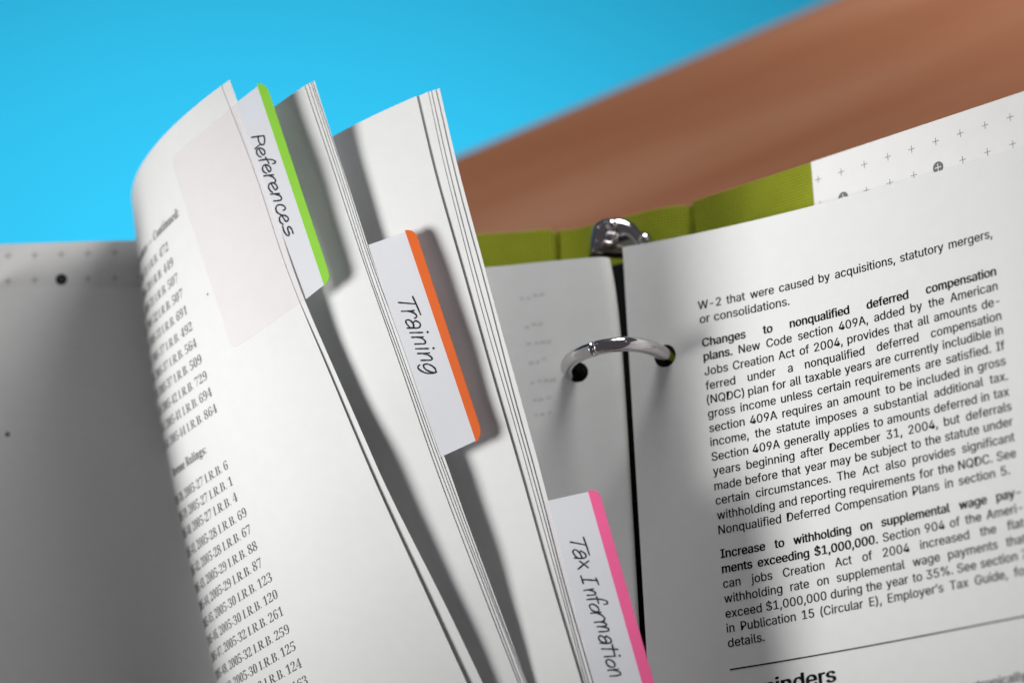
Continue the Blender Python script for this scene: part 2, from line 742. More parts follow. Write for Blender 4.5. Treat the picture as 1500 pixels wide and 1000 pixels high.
# even out the measured profile with a smooth curve
cu = np.polyfit([p[0] for p in pg], [p[1] for p in pg], 3)
uu = np.linspace(0, 106, 14)
pg = [(u, np.polyval(cu, u) - np.polyval(cu, 0)) for u in uu]
pg += [(140, pg[-1][1] + 34 * .80), (170, pg[-1][1] + 34 * .80 + 30 * .74)]
prP = Profile(pg, 6)
PAGE_W, PAGE_H = 206.0, 279.0
SP = prof_surf(prP)
hole_r = SP.inv(974, 521, 12, -30)
HOLES = [(hole_r[0], hole_r[1] - 108 * k, 3.45) for k in range(3)]
fine = lambda a, b, n: list(np.linspace(a, b, n))
us_ = fine(0, 24, 18) + fine(26, PAGE_W, 60)
vs_ = sorted(fine(0, -PAGE_H, 70), reverse=True)
page = thing('paper_sheet', 'top printed sheet on the right about deferred compensation and supplemental wages', 'paper sheet', B(3, -PAGE_H, 0),
             'sheets held by the binder rings')
sheet('page', SP, us_, vs_, .14, PAPER, page, HOLES)
# further sheets lying under it
Su = Surf(lambda s, v: SP.f(s + .15, v) - N_ * .5)
q = thing('paper_sheet', 'sheet directly beneath the printed right-hand sheet, only its edge peeking out', 'paper sheet', B(3, -PAGE_H, -1),
          'sheets held by the binder rings')
sheet('page', Su, us_, vs_, .14, PAPER, q, HOLES)
lines = [
    ((1023, 453.6), (1454, 348), [("W-2 that were caused by acquisitions, statutory mergers,", 'sans')]),
    ((1025.5, 473.7), (1157, 446.5), [("or consolidations.", 'sans')]),
    ((1029, 508), (1460, 403), [("Changes to nonqualified deferred compensation", 'bold')]),
    ((1031, 528.4), (1462, 424.4), [("plans.", 'bold'), ("New Code section 409A, added by the American", 'sans')]),
    ((1032.5, 550), (1465, 446.5), [("Jobs Creation Act of 2004, provides that all amounts de-", 'sans')]),
    ((1034, 571), (1467.5, 468), [("ferred under a nonqualified deferred compensation", 'sans')]),
    ((1036, 591.5), (1470, 489), [("(NQDC) plan for all taxable years are currently includible in", 'sans')]),
    ((1037.6, 612), (1472.4, 511.4), [("gross income unless certain requirements are satisfied. If", 'sans')]),
    ((1039.6, 633), (1474, 534), [("section 409A requires an amount to be included in gross", 'sans')]),
    ((1041, 653.6), (1477, 556), [("income, the statute imposes a substantial additional tax.", 'sans')]),
    ((1043, 675), (1479, 579), [("Section 409A generally applies to amounts deferred in tax", 'sans')]),
    ((1045, 696), (1482.5, 600.5), [("years beginning after December 31, 2004, but deferrals", 'sans')]),
    ((1047, 718), (1484.5, 622.6), [("made before that year may be subject to the statute under", 'sans')]),
    ((1048.8, 739), (1487, 645.5), [("certain circumstances. The Act also provides significant", 'sans')]),
    ((1051, 760.6), (1489, 669), [("withholding and reporting requirements for the NQDC. See", 'sans')]),
    ((1053, 782), (1480, 694), [("Nonqualified Deferred Compensation Plans in section 5.", 'sans')]),
    ((1056, 817), (1496, 726), [("Increase to withholding on supplemental wage pay-", 'bold')]),
    ((1058, 839), (1498.6, 749), [("ments exceeding $1,000,000.", 'bold'), ("Section 904 of the Ameri-", 'sans')]),
    ((1059.8, 860.7), (1501, 771), [("can jobs Creation Act of 2004 increased the flat", 'sans')]),
    ((1061.5, 882.6), (1504, 794), [("withholding rate on supplemental wage payments that", 'sans')]),
    ((1063.3, 904.6), (1506, 817), [("exceed $1,000,000 during the year to 35%. See section 7", 'sans')]),
    ((1065, 926), (1508, 840), [("in Publication 15 (Circular E), Employer\u2019s Tax Guide, for", 'sans')]),
    ((1067, 947.5), (1120.6, 938), [("details.", 'sans')]),
]
pt = Print(SP, .075 + .05)
EM = 4.85
XS = None
nat = []
rows = []
for a, b, runs in lines:
    p0, p1 = SP.inv(*a, 40, -40), SP.inv(*b, 100, -40)
    ws = [(wd, st) for txt, st in runs for wd in txt.split(' ')]
    wid = sum(word(wd, st)[2] for wd, st in ws)
    L = math.hypot(p1[0] - p0[0], p1[1] - p0[1])
    nat.append(L / (EM * (wid + .26 * (len(ws) - 1))))
    rows.append((p0, p1, ws, L))
XS = min(nat)


def lay(prt, p0, p1, ws, L, em, xs, just=True):
    ex = np.array([p1[0] - p0[0], p1[1] - p0[1]]) / L
    ey = np.array([-ex[1], ex[0]])
    wid = sum(word(wd, st)[2] for wd, st in ws) * em * xs
    gap = (L - wid) / max(1, len(ws) - 1) if just else .3 * em * xs
    x = 0
    for wd, st in ws:
        v, f, wi = word(wd, st)
        q = np.array(p0)[None] + (x + v[:, :1] * em * xs) * ex[None] + v[:, 1:2] * em * ey[None]
        prt.tri([tuple(k) for k in q], f)
        x += wi * em * xs + gap


for p0, p1, ws, L in rows:
    if len(ws) <= 2:
        wid = sum(word(wd, st)[2] for wd, st in ws) + .26 * (len(ws) - 1)
        lay(pt, p0, p1, ws, L, EM, L / (EM * wid))
    else:
        lay(pt, p0, p1, ws, L, EM, XS)
p0, p1 = SP.inv(1069.5, 980, 40, -110), SP.inv(1500, 902, 100, -110)
ln = [np.array(p0) + (np.array(p1) - np.array(p0)) * k / 30 for k in range(40)]
pt.quadstrip(ln, .42)
p0, p1 = SP.inv(1073, 1024, 40, -120), SP.inv(1226, 997, 70, -120)
L = math.hypot(p1[0] - p0[0], p1[1] - p0[1])
lay(pt, p0, p1, [('Reminders', 'bold')], L, 8.0, L / (8.0 * word('Reminders', 'bold')[2]))
p0, p1 = SP.inv(1400, 1016.5, 40, -120), SP.inv(1512, 993, 90, -120)
L = math.hypot(p1[0] - p0[0], p1[1] - p0[1])
lay(pt, p0, p1, [('electronically', 'sans')], L * 1.0, EM, XS * 1.02)
pt.build('printed_text', INK, page)

# ================================================================== LEFT PAGE (under the ring)
REFL = B(0, -2.6, -8)
q = [onplane(*k, REFL) for k in ((893, 377), (880, 376.5), (800, 383), (705, 392))]
print('left page uvw', [tuple(np.round(k, 1)) for k in q], 'cover', V_COVER, [tuple(np.round(k, 1)) for k in pL], 'hin', hin, 'slope', slope)
wl = q[3][2]
lpts = [(q[0][0], q[0][2] - 1.1), (q[1][0] - .5, q[1][2] + .1), (q[2][0], q[2][2]), (q[3][0], wl), (q[3][0] - 25, wl + .6), (q[3][0] - 34, wl + .9)]
prLP = Profile(lpts, 8)


def left_page(s, v):
    u, wv = prLP.at(s)
    return B(u + 2.4 * (1 - math.exp(v / 14)) * math.exp(-s / 60), v + q[3][1], wv)


SLP = Surf(left_page)
hole_l = SLP.inv(846, 545, 14, -30)
HOLL = [(hole_l[0], hole_l[1] - 108 * k, 3.1) for k in range(3)]
lpage = thing('paper_sheet', 'shaded back of a sheet left of the rings with faint print showing through', 'paper sheet', B(-20, -PAGE_H, -8),
              'sheets held by the binder rings')
sheet('page', SLP, fine(0, 24, 18) + fine(26, prLP.L, 36), vs_, .14, PAPER, lpage, HOLL)
pf = Print(SLP, .12)
rnd = random.Random(3)
for (x, y, n) in ((765, 438, 4), (772, 478, 3), (775, 505, 4), (778, 530, 3), (780, 560, 4), (783, 585, 3), (786, 607, 3)):
    for k in range(n):
        s_ = SLP.inv(x + 10 * k, y - 2 * k + rnd.uniform(-2, 2), 30, -20)
        pf.quadstrip([(s_[0] + rnd.uniform(.4, .9), s_[1]), (s_[0] - rnd.uniform(.3, .9), s_[1])], .9)
pf.build('show_through_print', INK_F, lpage)

# sheet lying on the left cover
VLS = V_COVER - 5.0
for _ in range(200):
    qb = onplane(100, 421, B(0, VLS, -24))
    if qb[2] >= .5 * (pL[0][2] + pL[1][2]) + 1.0:
        break
    VLS -= .1
pa = [(-42, -31), (-60, -30.5), (-95, -28.5), (pL[1][0], pL[1][2] + 1.0), (pL[0][0], pL[0][2] + 1.2), (-193, pL[0][2] + 2.2), (-199, pL[0][2] + 8), (-202, pL[0][2] + 18), (-203, pL[0][2] + 30), (-203, pL[0][2] + 36), (-202.5, pL[0][2] + 45)]  # last points: unseen outer end, curled up to keep key_light off the left cover
prLS = Profile(pa, 8)
SLS = prof_surf(prLS, VLS - .02 * 165, -.02)
ls = thing('paper_sheet', 'blurred white sheet lying in shade on the lining at the far left, unseen end curled up to shade it', 'paper sheet', B(-100, -PAGE_H, -27))
sheet('page', SLS, fine(0, prLS.L, 50), vs_, .2, PAPER, ls)
pf = Print(SLS, .16)
s_ = SLS.inv(11, 636, 180, -50)
pf.disc(s_[0], s_[1], .75)
pf.build('printed_dot', INK_G, ls)


# ================================================================== FANNED STACKS
class Keys:
    def __init__(self, ys, vals):
        self.y = np.array(ys, float)
        self.v = np.array(vals, float)
        # natural-ish cubic through the keys, linear outside
        self.m = np.gradient(self.v, self.y, axis=0)

    def __call__(self, y):
        i = int(np.clip(np.searchsorted(self.y, y) - 1, 0, len(self.y) - 2))
        if y <= self.y[0]:
            return self.v[0] + self.m[0] * (y - self.y[0])
        if y >= self.y[-1]:
            return self.v[-1] + self.m[-1] * (y - self.y[-1])
        h = self.y[i + 1] - self.y[i]
        t = (y - self.y[i]) / h
        return ((2 * t ** 3 - 3 * t * t + 1) * self.v[i] + (t ** 3 - 2 * t * t + t) * h * self.m[i]
                + (-2 * t ** 3 + 3 * t * t) * self.v[i + 1] + (t ** 3 - t * t) * h * self.m[i + 1])


class Leaf(Surf):
    """A curled sheet: fore-edge F (t=0), outermost bend M (t=1), bound edge at the spine (t=2).
    v is the height along the fore-edge (pixel rows of the survey, 126 top .. 1330 bottom)."""
    stepu, stepv = .3, 80

    def __init__(self, keys, dx=0.0, dz=0.0, inward=0.0, wroot=-14):
        # keys rows: v, Fx, Fy, zF, slope, Mx, My, dzM, uz
        ks = np.array(keys, float)
        self.k = Keys(ks[:, 0], ks[:, 1:])
        self.dx = dx if callable(dx) else (lambda v, d=dx: d)
        self.dz, self.inw, self.wroot = dz, inward, wroot
        self.du, self.dv = .004, .8
        self.f = self._f
        self.v0 = ks[0, 0]
        self.memo = {}

    def _row(self, v):
        if v in self.memo:
            return self.memo[v]
        r = self.memo[v] = self._row0(v)
        return r

    def _row0(self, v):
        Fx, Fy, zF, sl, Mx, My, dzM, uz = self.k(v)
        Fx += self.dx(v)
        Fy -= self.dx(v) * sl * .55
        zF += self.dz + .2 * math.sin(v * .019 + self.k.v[0][0]) + .08 * math.sin(v * .047)
        Mx += self.inw
        F = P(Fx, Fy, zF)
        M = P(Mx, My, zF - dzM + self.inw * .02)
        Qx = Mx
        Qy = min(Fy + sl * (Fx - Mx), My - 12)
        Q = P(Qx, Qy, zF - uz * (Fx - Mx) * .19)
        vv = -(v - self.v0) * .2078
        E = B(-19, vv - 14, self.wroot)
        C1 = M + (M - Q) * .55
        C2 = B(-66, vv - 14, self.wroot - 5)
        return F, Q, M, C1, C2, E

    def _f(self, t, v):
        F, Q, M, C1, C2, E = self._row(v)
        if t < 0:
            return F + 2 * t * (Q - F)
        if t <= 1:
            return (1 - t) ** 2 * F + 2 * t * (1 - t) * Q + t * t * M
        s = t - 1
        return (1 - s) ** 3 * M + 3 * s * (1 - s) ** 2 * C1 + 3 * s * s * (1 - s) * C2 + s ** 3 * E


class UnderLeaf(Surf):
    """the next sheet of a bundle: it follows its neighbour a little deeper and reaches further out"""
    stepu, stepv, flip = .3, 80, False

    def __init__(self, base, dx, gap):
        self.b, self.e, self.memo = base, dx, {}
        self.g = gap if callable(gap) else (lambda v, g=gap: g)
        self.du, self.dv = .004, .8
        self.f = self._f

    def _f(self, t, v):
        if v not in self.memo:
            self.memo[v] = (lambda r: (r[0], r[4]))(self.b.k(v))
        Fx, Mx = self.memo[v]
        e = self.e(v) / (2 * (Fx - Mx))
        k = min(1.0, max(0.0, (2 - t) / .5))
        tt = t - e * (1 if t < .6 else max(0, 1 - (t - .6)))
        return self.b.f(tt, v) - self.b.normal(tt, v) * self.g(v) * (.25 + .75 * k)


# one consistent face for offsets: towards the side facing the viewer near the fore-edge
def leaf_normal(self, u, v):
    n = Surf.normal(self, u, v)
    if not hasattr(self, '_sg'):
        n0 = Surf.normal(self, 0.1, 500)
        self._sg = 1 if n0 @ (CAM - self.f(.1, 500)) > 0 else -1
    return n * self._sg


Leaf.normal = leaf_normal
Leaf.flip = False
UnderLeaf.normal = leaf_normal

#        v     Fx   Fy    zF   slope  Mx   My   dzM  uz
K1 = [(126, 324, 126, -25, .74, 193, 288, 44, 0.422),
      (250, 372, 250, -18, .73, 206, 410, 46, 0.394),
      (394, 420, 394, -10, .70, 223, 548, 48, 0.354),
      (560, 488, 560, -1, .64, 254, 715, 50, 0.326),
      (700, 547, 700, 8, .59, 288, 872, 50, 0.299),
      (882, 630, 882, 17, .54, 330, 1055, 50, 0.272),
      (1000, 684, 1000, 22, .52, 357, 1170, 50, 0.258),
      (1330, 838, 1330, 36, .48, 450, 1490, 48, 0.231)]
K2 = [(126, 446, 126, -21, .66, 305, 277, 34, 0.358),
      (250, 488, 250, -15, .63, 327, 405, 34, 0.338),
      (380, 531, 380, -8, .60, 347, 535, 34, 0.312),
      (530, 584, 530, 0.5, .54, 377, 695, 34, 0.286),
      (680, 636, 680, 6.5, .50, 405, 865, 34, 0.26),
      (860, 704, 860, 16, .46, 455, 1045, 34, 0.24),
      (1000, 759, 1000, 21.5, .44, 495, 1175, 34, 0.234),
      (1330, 890, 1330, 34, .42, 595, 1465, 32, 0.221)]
K3 = [(141, 610, 141, -15, .43, 395, 287, 27, 0.368),
      (250, 636, 250, -9, .43, 415, 405, 27, 0.352),
      (400, 679, 402, -2.5, .42, 445, 545, 27, 0.336),
      (540, 718, 540, 3.5, .41, 475, 695, 27, 0.32),
      (680, 759, 680, 8.5, .40, 510, 855, 27, 0.304),
      (860, 810, 860, 18, .39, 560, 1035, 27, 0.288),
      (1000, 852, 1000, 24.5, .38, 595, 1165, 27, 0.28),
      (1330, 952, 1330, 37, .36, 685, 1465, 26, 0.264)]


def dxs(*kv):
    ys = [a for a, b in kv]
    vs2 = [b for a, b in kv]
    ph = vs2[0] * 1.7
    return lambda v: float(np.interp(v, ys, vs2)) + .7 * math.sin(v * .009 + ph) + .35 * math.sin(v * .023 + 2 * ph)


TS = list(np.linspace(0, 1, 26)) + list(np.linspace(1.04, 2, 22))


def leaf_thing(leaf, label, top, th=.13):
    o = thing('paper_sheet', label, 'paper sheet', leaf.f(2, 1330), 'sheets held by the binder rings')
    vs2 = list(np.linspace(top, 420, 26)) + list(np.linspace(440, 1330, 40))
    sheet('page', leaf, TS, vs2, th, PAPER, o)
    return o


L1a = Leaf(K1, wroot=-19)
L1b = UnderLeaf(L1a, dxs((126, 11), (394, 7), (440, 7), (700, 9), (1000, 17)), lambda v: float(np.interp(v, [126, 440, 520, 1000], [.16, .16, .5, 1.0])))
_a, _b2 = Leaf(K2, 0, 0, 0, -17.2), Leaf(K3, 0, 0, 0, -15)
L2 = [_a,
      UnderLeaf(_a, dxs((126, 4), (380, 3), (700, 4), (1000, 3)), .24),
      UnderLeaf(_a, dxs((126, 7), (380, 5.5), (700, 8), (1000, 6)), .46),
      UnderLeaf(_a, dxs((126, 10), (380, 8), (700, 11.5), (1000, 8.5)), .66),
      UnderLeaf(_a, dxs((126, 13), (380, 10), (700, 15), (1000, 11)), .9)]
L3 = [_b2,
      UnderLeaf(_b2, dxs((141, 15), (380, 11), (680, 9), (1000, 5)), .6),
      UnderLeaf(_b2, dxs((141, 19), (380, 16), (680, 13), (1000, 8)), .8),
      UnderLeaf(_b2, dxs((141, 25), (380, 22), (680, 18), (1000, 11.5)), 1.05),
      UnderLeaf(_b2, dxs((141, 30), (380, 29), (680, 25), (1000, 16)), 1.35)]
t1 = leaf_thing(L1a, 'curled front sheet printed with bulletin rulings, under the green-edged tab', 126)
leaf_thing(L1b, 'sheet right behind the curled sheet of rulings, showing as a thin white edge', 126)
labs2 = ['plain white front sheet of the middle bundle, beside the green-edged tab',
         'second sheet of the middle bundle, a thin edge beside its front sheet',
         'third sheet of the middle bundle, a thin edge next to the orange-edged tab',
         'fourth sheet of the middle bundle, a thin edge against the orange-tabbed sheet',
         'rearmost sheet of the middle bundle carrying the orange-edged tab']
for l, s_ in zip(L2, labs2):
    leaf_thing(l, s_, 126)
labs3 = ['plain white front sheet of the bundle behind the orange-edged tab',
         'second sheet of the bundle behind the orange-edged tab, its corner standing higher',
         'third sheet of the bundle behind the orange-edged tab, a thin edge in its middle',
         'fourth sheet of the bundle behind the orange-edged tab, a thin edge beside the last',
         'rearmost sheet of the right bundle carrying the pink-edged tab']
for l, s_ in zip(L3, labs3):
    leaf_thing(l, s_, 141)

# rulings printed on the curled front sheet -------------------------------------------------
pr1 = Print(L1a, .065 + .05)


def row_text(txts, endpx, em, x_mm, drop):
    """txts: list of (words, style) laid leftwards from the end pixel along the sheet"""
    t0, v0 = L1a.inv(*endpx, .4, endpx[1] - 120)
    return t0, v0


def lay_leaf(text, style, x_left_px, end_px, em, xs, gap):
    """start/end in pixels on the front sheet; text runs to the end pixel, sized em"""
    t1_, v1_ = L1a.inv(*end_px, .4, end_px[1] - 120)
    # arc-length table along the row
    ts = np.linspace(-.05, 1.45, 160)
    ptsr = np.array([L1a.f(t, v1_) for t in ts])
    d = np.concatenate([[0], np.cumsum(np.linalg.norm(np.diff(ptsr, axis=0), axis=1))])
    d1 = float(np.interp(t1_, ts, d))
    dvmm = np.linalg.norm(L1a.f(t1_, v1_ + 5) - L1a.f(t1_, v1_ - 5)) / 10
    ws = text.split(' ')
    wid = sum(word(q_, style)[2] for q_ in ws) * em * xs + gap * em * (len(ws) - 1)
    x = -wid
    for q_ in ws:
        v, f, wi = word(q_, style)
        pos = d1 - (x + v[:, 0] * em * xs)
        ok = pos.max() < d[-1]
        if ok:
            pr1.tri([(float(np.interp(pq, d, ts)), v1_ - yy * em / dvmm) for pq, yy in zip(pos, v[:, 1])], f)
        x += wi * em * xs + gap * em


G = 3.85
heads = [("Revenue Procedures \u2014 Continued:", (263, 316)), ("Revenue Rulings:", (303, 663))]
for tx, e in heads:
    lay_leaf(tx, 'serifbold', None, e, G, .88, .30)
r1 = [("36, 2005-31 I.R.B. 472", (247.5, 366)), ("33, 2005-30 I.R.B. 449", (254.5, 389)), ("34, 2005-31 I.R.B. 507", (261.5, 412)),
      ("35, 2005-32 I.R.B. 507", (268.5, 435)), ("36, 2005-33 I.R.B. 691", (275, 459)), ("37, 2005-37 I.R.B. 492", (282.5, 483)),
      ("38, 2005-37 I.R.B. 564", (289, 507)), ("39, 2005-37 I.R.B. 509", (296.5, 531)), ("40, 2005-42 I.R.B. 729", (304.5, 555)),
      ("41, 2005-41 I.R.B. 694", (311.5, 579)), ("44, 2005-44 I.R.B. 864", (319, 603))]
r2 = [("38, 2005-27 I.R.B. 6", (335, 686)), ("39, 2005-27 I.R.B. 1", (342, 709.5)), ("40, 2005-27 I.R.B. 4", (349, 733)),
      ("41, 2005-28 I.R.B. 69", (362.5, 755)), ("42, 2005-28 I.R.B. 67", (369, 780)), ("43, 2005-29 I.R.B. 88", (378, 804)),
      ("44, 2005-29 I.R.B. 87", (385, 829)), ("45, 2005-30 I.R.B. 123", (399.5, 850)), ("46, 2005-30 I.R.B. 120", (408, 875)),
      ("47, 2005-32 I.R.B. 261", (416, 900)), ("48, 2005-32 I.R.B. 259", (425, 926)), ("49, 2005-30 I.R.B. 125", (434, 951)),
      ("50, 2005-30 I.R.B. 124", (443, 976)), ("51, 2005-31 I.R.B. 163", (452, 1001)), ("52, 2005-33 I.R.B. 189", (461, 1026))]
for tx, e in r1 + r2:
    lay_leaf('2005-' + tx, 'serif', None, e, G, .93, .30)
sp_ = L1a.inv(304.5, 431, .4, 320)
pr1.tri([(sp_[0] + .004 * math.cos(k), sp_[1] + 1.6 * math.sin(k)) for k in np.linspace(0, 6.28, 9)[:-1]], [tuple(range(8))])
pr1.build('printed_text', INK_S, t1)


# ================================================================== INDEX TABS
def round_poly(pts, radii, n=7):
    out = []
    m = len(pts)
    for i in range(m):
        p, a, b = np.array(pts[i], float), np.array(pts[i - 1], float), np.array(pts[(i + 1) % m], float)
        r = radii[i]
        if r <= 0:
            out.append(p)
            continue
        da, db = (a - p) / np.linalg.norm(a - p), (b - p) / np.linalg.norm(b - p)
        s, e = p + da * r, p + db * r
        for k in range(n + 1):
            t = k / n
            out.append((1 - t) ** 2 * s + 2 * t * (1 - t) * p + t * t * e)
    return out


def patch(name, leaf, poly_px, h, th, material, parent, t0, div=3.0):
    """closed thin piece whose outline is surveyed in pixels and laid on the sheet's own surface"""
    uv = [leaf.inv(x, y, t0, y + (40 if t0 > 0 else -30)) for x, y in poly_px]
    # fill with an inner grid so it follows the bend
    xs = [p[0] for p in poly_px]
    ys = [p[1] for p in poly_px]
    uvs = np.array(uv)
    sc = np.array([300., 1.])
    pts = [Vector((a * sc[0], b * sc[1])) for a, b in uvs]
    n = len(pts)
    edges = [(i, (i + 1) % n) for i in range(n)]
    mn, mx = (uvs * sc).min(0), (uvs * sc).max(0)
    P2 = [np.array(p) for p in pts]

    def inside(q):
        c = False
        for i in range(n):
            a, b = P2[i], P2[i - 1]
            if (a[1] > q[1]) != (b[1] > q[1]) and q[0] < (b[0] - a[0]) * (q[1] - a[1]) / (b[1] - a[1]) + a[0]:
                c = not c
        return c
    for x in np.arange(mn[0] + 7, mx[0], 14):
        for y in np.arange(mn[1] + 10, mx[1], 20):
            if inside((x, y)):
                pts.append(Vector((x, y)))
    r = delaunay_2d_cdt(pts, edges, [], 1, 1e-4)
    v2 = [(p.x / sc[0], p.y / sc[1]) for p in r[0]]
    m = len(v2)
    top = [leaf.at(a, b, h + th) for a, b in v2]
    bot = [leaf.at(a, b, h) for a, b in v2]
    fs = [tuple(f) for f in r[2]]
    cnt = {}
    for f in fs:
        for i in range(len(f)):
            cnt[(f[i], f[(i + 1) % len(f)])] = 1
    be = [e for e in cnt if (e[1], e[0]) not in cnt]
    faces = fs + [tuple(i + m for i in reversed(f)) for f in fs] + [(b, a, a + m, b + m) for a, b in be]
    o = link_mesh(name, top + bot, faces, material, parent, False)
    bm = bmesh.new()
    bm.from_mesh(o.data)
    bmesh.ops.recalc_face_normals(bm, faces=bm.faces)
    for f in bm.faces:
        f.smooth = True
    for e in bm.edges:
        if len(e.link_faces) == 2 and e.calc_face_angle(0) > 1.0:
            e.smooth = False
    bm.to_mesh(o.data)
    bm.free()
    return o


def handwriting(leaf, strokes, origin, sc, parent, h, wpx=2.55):
    v, f = [], []
    for k_, st in enumerate(strokes):
        px = [np.array(origin) + np.array(p, float) * sc for p in st]
        if len(px) == 1:
            c = px[0]
            ring = [c + np.array([math.cos(a), math.sin(a)]) * wpx * .72 for a in np.linspace(0, 2 * math.pi, 13)[:-1]]
            s = len(v)
            v += [leaf.at(*leaf.inv(*q_, -.05, q_[1] - 40), h) for q_ in ring]
            f.append(tuple(range(s, s + 12)))
            continue
        ln = catmull(px, 7)
        n = len(ln)
        s = len(v)
        Lr, Rr = [], []
        for i, p in enumerate(ln):
            d = ln[min(n - 1, i + 1)] - ln[max(0, i - 1)]
            d = d / (np.linalg.norm(d) + 1e-9)
            wv = wpx * (.92 + .10 * math.sin(i * .31 + k_ * 1.7) + .07 * math.sin(i * .83 + k_)) * (.8 if i in (0, n - 1) else 1)
            nn = np.array([-d[1], d[0]]) * wv / 2
            Lr.append(p + nn)
            Rr.append(p - nn)
        v += [leaf.at(*leaf.inv(*q_, -.05, q_[1] - 40), h + .002 * k_) for q_ in Lr + Rr]
        f += [(s + i, s + i + 1, s + n + i + 1, s + n + i) for i in range(n - 1)]
        for c in (ln[0], ln[-1]):
            ring = [c + np.array([math.cos(a), math.sin(a)]) * wpx * .46 for a in np.linspace(0, 2 * math.pi, 11)[:-1]]
            s = len(v)
            v += [leaf.at(*leaf.inv(*q_, -.05, q_[1] - 40), h + .002 * k_ + .0012) for q_ in ring]
            f.append(tuple(range(s, s + 10)))
    return link_mesh('handwriting', v, f, PEN, parent, False)


W_REF = [[(50, 120), (100, 113), (150, 106)], [(150, 106), (157, 140), (152, 172), (132, 180), (112, 160), (104, 130), (104, 116)],
         [(124, 176), (102, 192), (80, 213)],
         [(110, 212), (128, 245), (144, 262), (159, 250), (150, 222), (120, 207), (96, 219), (92, 245), (106, 270), (127, 279)],
         [(111, 308), (170, 299), (220, 302), (243, 316), (238, 330), (222, 333)], [(164, 282), (178, 306), (192, 332)],
         [(160, 345), (180, 382), (193, 399), (207, 386), (200, 360), (170, 342), (146, 351), (139, 376), (150, 400), (172, 412)],
         [(150, 434), (190, 428), (228, 424)], [(190, 429), (224, 443), (244, 466), (240, 484)],
         [(208, 490), (228, 528), (244, 545), (259, 531), (250, 505), (222, 489), (196, 498), (188, 522), (200, 550), (219, 567)],
         [(205, 582), (240, 579), (276, 576)], [(238, 580), (276, 592), (294, 611), (286, 630), (260, 634), (231, 637)],
         [(308, 712), (324, 702), (318, 681), (286, 667), (257, 675), (247, 702), (260, 731), (290, 748)],
         [(294, 750), (316, 786), (331, 803), (348, 790), (343, 768), (315, 753), (286, 760), (276, 784), (286, 811), (306, 826)],
         [(302, 841), (312, 878), (333, 910), (350, 918), (356, 902), (346, 872), (344, 850), (358, 846), (376, 866), (388, 900)]]
W_TRA = [[(258, 70), (300, 160), (345, 266)], [(105, 135), (200, 143), (292, 150)],
         [(138, 230), (210, 228), (275, 221)], [(212, 231), (265, 245), (296, 268), (302, 290), (280, 305)],
         [(300, 334), (285, 335), (262, 360), (270, 398), (242, 410), (210, 386), (186, 352), (188, 330), (210, 322), (240, 336), (266, 366), (272, 398)],
         [(296, 334), (330, 352), (342, 382), (322, 408), (270, 413), (200, 412)],
         [(230, 462), (300, 461), (366, 460)], [(421, 455)],
         [(248, 512), (310, 510), (372, 507)], [(306, 511), (362, 524), (396, 558), (388, 580), (340, 583), (282, 585)],
         [(292, 636), (360, 635), (428, 634)], [(485, 630)],
         [(312, 688), (375, 686), (440, 682)], [(372, 689), (428, 704), (466, 735), (458, 758), (410, 760), (350, 762)],
         [(512, 886), (500, 850), (465, 820), (420, 802), (385, 806), (376, 828), (400, 860), (448, 885), (490, 894), (515, 888)],
         [(515, 888), (480, 900), (420, 902), (360, 882), (322, 852), (317, 828), (333, 812)]]
W_TAX = [[(152, 72), (171, 125), (190, 184)], [(68, 102), (118, 111), (170, 122)],
         [(136, 158), (130, 172), (142, 200), (125, 206), (100, 190), (86, 168), (90, 153), (108, 154), (130, 175), (142, 200)],
         [(136, 158), (162, 176), (168, 196), (146, 206), (95, 203)],
         [(118, 275), (148, 250), (185, 222)], [(128, 224), (155, 244), (183, 265)],
         [(135, 318), (143, 341), (151, 366)], [(143, 341), (190, 343), (240, 347)], [(231, 332), (240, 350), (249, 372)],
         [(155, 410), (185, 405), (216, 400)], [(183, 407), (218, 416), (230, 430), (218, 438), (176, 441)],
         [(175, 468), (230, 464), (285, 471), (305, 484), (300, 496), (284, 498)], [(235, 448), (242, 470), (249, 492)],
         [(190, 506), (200, 530), (225, 545), (246, 544), (249, 525), (230, 505), (205, 496), (190, 506)],
         [(200, 555), (230, 552), (263, 549)], [(234, 552), (268, 567), (289, 588), (281, 600)],
         [(222, 613), (252, 610), (286, 605)], [(256, 610), (290, 618), (298, 630), (284, 637), (240, 641)],
         [(258, 640), (302, 648), (314, 662), (300, 670), (250, 673)],
         [(299, 700), (288, 712), (299, 738), (286, 743), (264, 734), (249, 716), (256, 699), (276, 704), (292, 722), (299, 738)],
         [(297, 700), (322, 716), (329, 736), (306, 747), (258, 746)],
         [(268, 782), (320, 783), (371, 785)], [(335, 754), (343, 788), (352, 823)],
         [(285, 832), (320, 830), (356, 828)], [(383, 825)],
         [(295, 862), (305, 885), (330, 898), (350, 894), (350, 874), (330, 855), (306, 850), (295, 862)],
         [(308, 918), (340, 915), (373, 910)], [(340, 915), (378, 926), (388, 942), (368, 951), (322, 955)]]


def subdivide(poly, step=16):
    out = []
    for i in range(len(poly)):
        a, b = np.array(poly[i], float), np.array(poly[(i + 1) % len(poly)], float)
        n = max(1, int(np.linalg.norm(b - a) / step))
        out += [a + (b - a) * k / n for k in range(n)]
    return out


